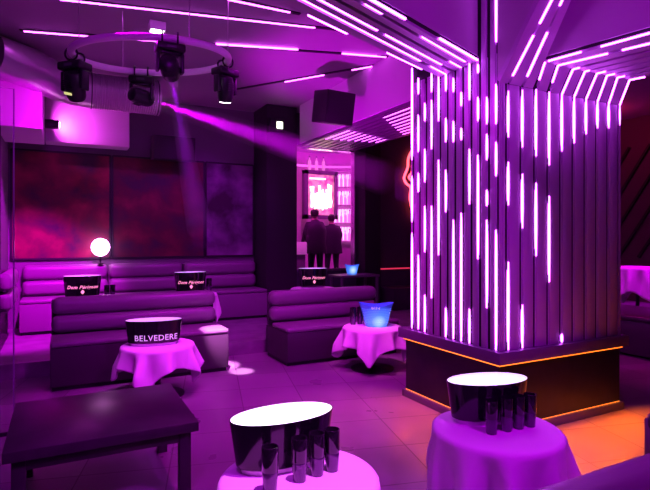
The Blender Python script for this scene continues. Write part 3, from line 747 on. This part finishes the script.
tag(MB().tube([on_arc(150 - 130 * i / 24, (2.2, 2.4), 3.62) for i in range(25)], .03, 8).build('bar_cornice', mat('cornice_glow', (1, .6, 1), .4, emit=(.9, .12, .8), es=1.2)), 'curved glowing cornice rail above the bar shelves', 'rail')
# bottles
def bottle():
    o = thing('bottle', '', 'bottle', (0, 0, 0), 0, 'bottles on the bar shelves')
    MB().lathe([(.036, 0), (.04, .01), (.04, .19), (.03, .225), (.014, .25), (.013, .30)], 14).build('body', mat('bottle_glass', (.75, .35, .6), .15, emit=(1., .35, .8), es=.5), o)
    MB().lathe([(.016, .30), (.016, .335)], 12).build('cap', black_matte, o)
    return o
bp0 = None; cnt = 0
for zi in (1.062, 1.562, 2.062, 2.562):
    for k in range(9):
        dg_ = 71 - k * 2.9; p = on_arc(dg_, (2.16, 2.36), BF + zi + .004)
        if bp0 is None: bp0 = bottle(); b_ = bp0
        else: b_ = copy_tree(bp0)
        b_.location = p; b_['label'] = 'bottle among the rows on the glowing bar shelves'; s = random.uniform(.85, 1.15); b_.scale = (s, s, s)
for k, px in enumerate((309.5, 316.5, 323.5)):
    b_ = copy_tree(bp0); r = (px - 325) / FPX; v = 12.0; u = v * (ST + CT * r) / (CT - ST * r)
    b_.location = (u, v, 3.425); b_['label'] = 'bottle standing on top of the lit picture board, %s' % ('left one', 'middle one', 'right one')[k]; b_['group'] = 'bottles on the lit board'
    b_.scale = (1.1, 1.1, 1.1)
# lit board with lettering
o = thing('lit_board', 'framed glowing board with white lettering behind the bar', 'board', (6.2, 12.0, 2.15))
v = 12.0
def uu(px): r = (px - 325) / FPX; return v * (ST + CT * r) / (CT - ST * r)
x0, x1 = uu(304) - 6.2, uu(337) - 6.2
m = MB(); m.box(x0, x0 + .1, -.05, .12, 0, 1.27); m.box(x1 - .1, x1, -.05, .12, 0, 1.27); m.box(x0, x1, -.05, .12, 0, .1); m.box(x0, x1, -.05, .12, 1.17, 1.27); m.build('frame', ledge_mat, o, False)
def board_mat():
    m = mat('glowing_board', (.6, .2, .4), .4); nt = m.node_tree; b = nt.nodes['Principled BSDF']
    tc = nt.nodes.new('ShaderNodeTexCoord'); n = nt.nodes.new('ShaderNodeTexNoise'); n.inputs['Scale'].default_value = 7; n.inputs['Detail'].default_value = 5
    r = nt.nodes.new('ShaderNodeValToRGB'); e = r.color_ramp.elements; e[0].position = .4; e[0].color = (.5, .02, .22, 1); e[1].position = .62; e[1].color = (1., .45, .45, 1)
    nt.links.new(tc.outputs['Object'], n.inputs['Vector']); nt.links.new(n.outputs['Fac'], r.inputs['Fac']); nt.links.new(r.outputs['Color'], b.inputs['Emission Color']); b.inputs['Emission Strength'].default_value = .7
    return m
MB().box(x0 + .1, x1 - .1, .0, .04, .1, 1.17).build('panel', board_mat(), o, False)
rng = random.Random(5); m = MB()      # illegible bright brush strokes of the lettering
for k in range(11):
    x = x0 + .2 + k * (x1 - x0 - .4) / 10; zb = .28 + rng.uniform(-.04, .05); hgt = rng.uniform(.35, .62)
    m.tube([(x + rng.uniform(-.02, .02), -.02, zb + hgt * j / 4) for j in range(5)], rng.uniform(.018, .032), 6)
    if k % 2: m.tube([(x - .06, -.02, zb + hgt * .5), (x + .03, -.02, zb + hgt * .62)], .02, 6)
m.build('lettering', mat('warm_lettering', (1, .9, .7), .4, emit=(1., .72, .5), es=4.), o)
m = MB(); m.box(x0 + .16, x1 - .35, -.02, -.005, 1.04, 1.08); m.build('lettering', mat('white_caption', (1, 1, 1), .4, emit=(1, .8, .9), es=2.), o, False)
# bar ceiling streaks
m = 0
for i in range(4):
    s_l = thing('bar_ceiling_light', ('short light strip on the bar ceiling, farthest left', 'light strip on the bar ceiling, second from the left', 'light strip on the bar ceiling, third from the left', 'light strip on the bar ceiling, farthest right')[i], 'light', (4.7 + i * .36, 10.2 + .25 * (i % 2), 4.0), .5, 'light strips on the bar ceiling')
    MB().box(-.28, .28, -.02, .02, -.02, 0).build('diffuser', led_ceiling, s_l, False)
# high clothed table
o = thing('bar_counter', 'small counter with pale pink front inside the bar window', 'counter', (4.62, 10.6, BF))
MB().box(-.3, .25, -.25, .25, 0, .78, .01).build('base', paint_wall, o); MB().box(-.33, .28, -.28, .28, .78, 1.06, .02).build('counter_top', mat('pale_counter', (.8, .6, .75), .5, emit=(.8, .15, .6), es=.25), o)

# people at the bar, dark figures seen from behind
def person(label, loc, rz, h=1.78, lean=0., arm=0.):
    s = h / 1.78
    P = {'pel': (0, 0, .95), 'wst': (0, 0, 1.1), 'chs': (0, -.01 + lean, 1.32), 'nb': (0, lean, 1.47), 'nk': (0, lean + .015, 1.54), 'hd': (0, lean + .03, 1.63), 'top': (0, lean + .03, 1.71),
         'shL': (-.19, lean, 1.43), 'elL': (-.27, .02 + lean, 1.16), 'wrL': (-.2, .2 + lean, 1.02), 'haL': (-.16, .27 + lean, 1.03),
         'shR': (.19, lean, 1.43), 'elR': (.28, .03 + lean, 1.17 + arm), 'wrR': (.22, .22 + lean, 1.04 + arm * 2), 'haR': (.19, .29 + lean, 1.06 + arm * 2),
         'hpL': (-.10, 0, .9), 'knL': (-.12, .02, .5), 'anL': (-.13, -.02, .09), 'toL': (-.15, .14, .035),
         'hpR': (.10, 0, .9), 'knR': (.12, .03, .5), 'anR': (.14, -.02, .09), 'toR': (.16, .14, .035)}
    E = [('pel', 'wst'), ('wst', 'chs'), ('chs', 'nb'), ('nb', 'nk'), ('nk', 'hd'), ('hd', 'top'), ('chs', 'shL'), ('shL', 'elL'), ('elL', 'wrL'), ('wrL', 'haL'), ('chs', 'shR'), ('shR', 'elR'), ('elR', 'wrR'), ('wrR', 'haR'),
         ('pel', 'hpL'), ('hpL', 'knL'), ('knL', 'anL'), ('anL', 'toL'), ('pel', 'hpR'), ('hpR', 'knR'), ('knR', 'anR'), ('anR', 'toR')]
    Rr = dict(pel=(.17, .13), wst=(.16, .12), chs=(.19, .13), nb=(.09, .08), nk=(.058, .058), hd=(.08, .095), top=(.06, .075), sh=(.075, .075), el=(.052, .052), wr=(.036, .036), ha=(.042, .03), hp=(.105, .11), kn=(.068, .07), an=(.048, .05), to=(.042, .03))
    names = list(P); me = bpy.data.meshes.new('person'); me.from_pydata([Vector(P[n]) * s for n in names], [(names.index(a), names.index(b)) for a, b in E], [])
    o = bpy.data.objects.new('person', me); C.objects.link(o)
    sk = o.modifiers.new('skin', 'SKIN'); sk.use_smooth_shade = True
    for i, n in enumerate(names):
        r = Rr.get(n) or Rr[n[:2]]; me.skin_vertices[0].data[i].radius = (r[0] * s, r[1] * s); me.skin_vertices[0].data[i].use_root = (n == 'pel')
    sb = o.modifiers.new('sub', 'SUBSURF'); sb.levels = 2; sb.render_levels = 2
    dg = bpy.context.evaluated_depsgraph_get(); me2 = bpy.data.meshes.new_from_object(o.evaluated_get(dg)); bpy.data.objects.remove(o)
    me2.name = 'person'
    for mm in (coat_m, skin_m, trouser_m): me2.materials.append(mm) if mm.name not in [x.name for x in me2.materials if x] else None
    idx = {x.name: i for i, x in enumerate(me2.materials)}
    for p in me2.polygons:
        c = p.center / s
        p.material_index = idx['skin'] if c.z > 1.53 or (c.y > .21 + lean and c.z > .9) else idx['dark_trousers'] if c.z < .86 else idx['dark_coat']
        p.use_smooth = True
    o = bpy.data.objects.new('person', me2); C.objects.link(o); o.location = loc; o.rotation_euler = (0, 0, rz); tag(o, label, 'person', 'people at the bar')
    hm = MB(); hm.lathe([(.03, -.06), (.075, -.05), (.095, .02), (.088, .075), (.05, .11), (.01, .118)], 20, 1., 1.12); hm.build('hair', hair_m, o, True, (0, (lean + .005) * s, 1.665 * s))
    ct = MB(); ct.lathe([(.2, .78), (.205, .8), (.185, 1.05), (.20, 1.28), (.17, 1.42), (.08, 1.5)], 24, 1.38, .85); ct.build('coat', coat_m, o, True, (0, lean * .4, 0)).scale = (s, s, s)
    # face details on the far side
    fm = MB(); fm.lathe([(.004, -.02), (.012, 0), (.004, .025)], 8); fm.build('nose', skin_m, o, True, (0, (lean + .13) * s, 1.62 * s))
    return o
def pu(px, v): r = (px - 325) / FPX; return v * (ST + CT * r) / (CT - ST * r)
person('person in a dark coat standing at the bar with back turned, the left one', (pu(316, 10.5), 10.5, BF), .1, 1.82, .05)
person('person in dark clothes standing at the bar, the right one with raised forearm', (pu(332, 11.2), 11.2, BF), -.15, 1.74, .03, .05)

# ------------------------------------------------------------------ lights
def lamp(kind, name, loc, energy, color, r=.08, target=None, angle=60, blend=.6):
    d = bpy.data.lights.new(name, kind); d.energy = energy; d.color = color; d.shadow_soft_size = r
    o = bpy.data.objects.new(name, d); C.objects.link(o); o.location = loc
    if kind == 'SPOT':
        d.spot_size = math.radians(angle); d.spot_blend = blend
        o.rotation_euler = (Vector(target) - Vector(loc)).to_track_quat('-Z', 'Y').to_euler()
    return o
PUR, MAG, VIO = (.60, .0, 1.), (1., .0, .88), (.4, .0, 1.)
hz = bpy.data.materials.new('haze'); hz.use_nodes = True; nt = hz.node_tree; nt.nodes.clear()
out = nt.nodes.new('ShaderNodeOutputMaterial'); vs = nt.nodes.new('ShaderNodeVolumeScatter'); vs.inputs['Density'].default_value = .3; vs.inputs['Anisotropy'].default_value = .2; vs.inputs['Color'].default_value = (.9, .8, .95, 1)
nt.links.new(vs.outputs[0], out.inputs['Volume'])
def beam(name, label, p, q, r0, r1):
    p, q = Vector(p), Vector(q); o = MB().tube([p, q], [r0, r1], 24).build(name, hz, None)
    return tag(o, label, 'haze', kind='stuff')
bpy.context.view_layer.update()
hd2 = [c for c in heads[2].children if c.name.startswith('head')][0]
bd = Vector((6.7, 9.2, 2.85)) - hd2.matrix_world.translation
hd2.rotation_euler = (heads[2].matrix_world.to_3x3().inverted() @ bd.normalized()).to_track_quat('-Z', 'Y').to_euler()
bpy.context.view_layer.update()
mh = hd2.matrix_world @ Vector((0, 0, -.15)); bd = Vector((6.7, 9.2, 2.85)) - mh
beam('haze', 'hazy light beam slanting from the lit moving light across to the neon wall', mh + bd.normalized() * .06, mh + bd * .86, .085, .38)
lamp('SPOT', 'beam_light', mh + bd.normalized() * .04, 9000, (.75, .0, 1.), .03, mh + bd, 7.5, .6)
hd1 = [c for c in heads[1].children if c.name.startswith('head')][0]
m1 = hd1.matrix_world @ Vector((0, 0, -.17)); d1 = Vector((2.32, 9.5, 1.7)) - m1
hd1.rotation_euler = (heads[1].matrix_world.to_3x3().inverted() @ d1.normalized()).to_track_quat('-Z', 'Y').to_euler()
bpy.context.view_layer.update(); m1 = hd1.matrix_world @ Vector((0, 0, -.16)); d1 = Vector((2.32, 9.5, 1.7)) - m1
beam('haze', 'faint hazy beam falling from the moving light nearest the camera towards the back panels', m1 + d1.normalized() * .04, m1 + d1 * .92, .05, .23)
lamp('SPOT', 'beam_light', m1 + d1.normalized() * .02, 1500, (.45, .0, 1.), .02, m1 + d1, 5.2, .6)
lamp('SPOT', 'wash_fill', (1.2, -.8, 2.4), 420, PUR, .06, (3.2, 2.4, 3.7), 46)  # uplight added behind the camera to brighten the soffit fascias
# wash lights without fixtures, some added to brighten single surfaces
lamp('SPOT', 'wash_fill', (-.2, .6, 3.95), 230, PUR, .08, (.9, 5.0, .3), 95)
lamp('SPOT', 'wash_fill', (2.2, -.2, 3.95), 400, PUR, .08, (1.9, 3.2, .6), 60)
lamp('SPOT', 'wash_fill', (1.6, 3.2, 3.95), 520, MAG, .06, (2.2, 4.4, 0), 75)
lamp('SPOT', 'wash_fill', (2.2, 5.0, 4.0), 330, (.85, .0, 1.), .06, (2.1, 6.6, 0), 90)
lamp('SPOT', 'wash_fill', (.2, 6.4, 4.0), 2400, (.85, .0, 1.), .06, (-.5, 8.95, .7), 46)
lamp('SPOT', 'wash_fill', (.3, 5.2, 3.8), 420, (.72, .0, 1.), .05, (3.2, 3.75, 1.9), 48)  # added to light the fin faces on the column's left side
lamp('SPOT', 'wash_fill', (6.0, .3, 3.8), 45, (.55, .0, 1.), .05, (3.9, 3.06, 2.2), 45)  # weaker one added for the right fin faces
lamp('SPOT', 'wash_fill', (2.4, 7.2, 4.0), 150, PUR, .06, (2.2, 9.4, 1.0), 80)
lamp('SPOT', 'wash_fill', (3.0, 6.6, 1.5), 330, (.8, .0, 1.), .05, (4.0, 6.4, 4.0), 90)  # added in mid-room, aimed up to brighten the canopy side
lamp('SPOT', 'pinspot', (1.3, 5.0, 3.4), 6000, (1., .25, 1.), .02, (1.74, 6.25, .5), 9, .7)
lamp('SPOT', 'pinspot', (1.6, 4.6, 3.4), 4500, (1., .3, 1.), .02, (1.99, 6.08, .0), 5.5, .9)
lamp('SPOT', 'pinspot', (1.2, 1.6, 3.9), 700, (.9, .12, 1.), .03, (1.0, 2.17, .5), 26, .7)  # this and the next two are added to brighten the tablecloths
lamp('SPOT', 'pinspot', (3.0, 4.6, 3.3), 230, (1., .10, .8), .03, (3.5, 5.45, .5), 24, .7)
lamp('SPOT', 'pinspot', (.8, 4.4, 3.6), 260, (.75, .06, 1.), .03, (.91, 5.55, .5), 24, .7)
lamp('SPOT', 'bulkhead_light', (-.005, 9.08, 3.45), 45, (1., .05, 1.), .02, (.2, 9.3, 3.5), 150, .8)
lamp('SPOT', 'bulkhead_light', (.2, 7.2, 3.2), 60, (.9, .0, 1.), .03, (-.5, 7.9, 3.4), 70, .8)
lamp('POINT', 'bar_light', (4.7, 9.75, 3.75), 240, (1., .02, .85), .05)
lamp('POINT', 'bar_light', (7.6, 11.0, 3.0), 130, (1., .04, .8), .05)
lamp('SPOT', 'wash_fill', (8.6, 5.2, 3.9), 700, (.8, .0, 1.), .1, (9.2, 5.5, .9), 45)
lamp('SPOT', 'wash_fill', (6.6, 5.6, 3.6), 160, (1., .0, .55), .05, (7.4, 4.2, .5), 60)  # added to lift the far right bench out of the dark
lamp('POINT', 'red_light', (9.4, 6.4, 3.8), 10, (1., .02, .2), .05)
# amber light strips under the ledge of the column
for u in (3.35, 3.7, 4.05, 4.4, 4.7): lamp('SPOT', 'amber_light', (u, 3.004, .605), 46, (1., .135, .0), .008, (u + .1, 2.3, 0), 118, .6)
for v in (3.2, 3.55, 3.9, 4.25): lamp('SPOT', 'amber_light', (3.144, v, .605), 12, (1., .13, .0), .008, (2.8, v, 0), 108, .6)

wd = bpy.data.worlds.new('club_air'); S.world = wd; wd.use_nodes = True
wd.node_tree.nodes['Background'].inputs[0].default_value = (.02, .0, .04, 1); wd.node_tree.nodes['Background'].inputs[1].default_value = .5

# ------------------------------------------------------------------ camera
cd = bpy.data.cameras.new('camera'); cam = bpy.data.objects.new('camera', cd); C.objects.link(cam)
cam.location = (0, 0, EYE); cam.rotation_euler = (PI / 2, 0, -TH)
cd.sensor_width = 36; cd.lens = FPX / 650 * 36; cd.shift_y = -(245 - HOR) / 650; cd.clip_start = .02
S.camera = cam
S.view_settings.view_transform = 'Standard'; S.view_settings.look = 'None'; S.view_settings.gamma = 1; S.view_settings.exposure = 0
S.view_settings.use_curve_mapping = False
S.cycles.use_denoising = True
S.cycles.max_bounces = 6; S.cycles.sample_clamp_indirect = 4
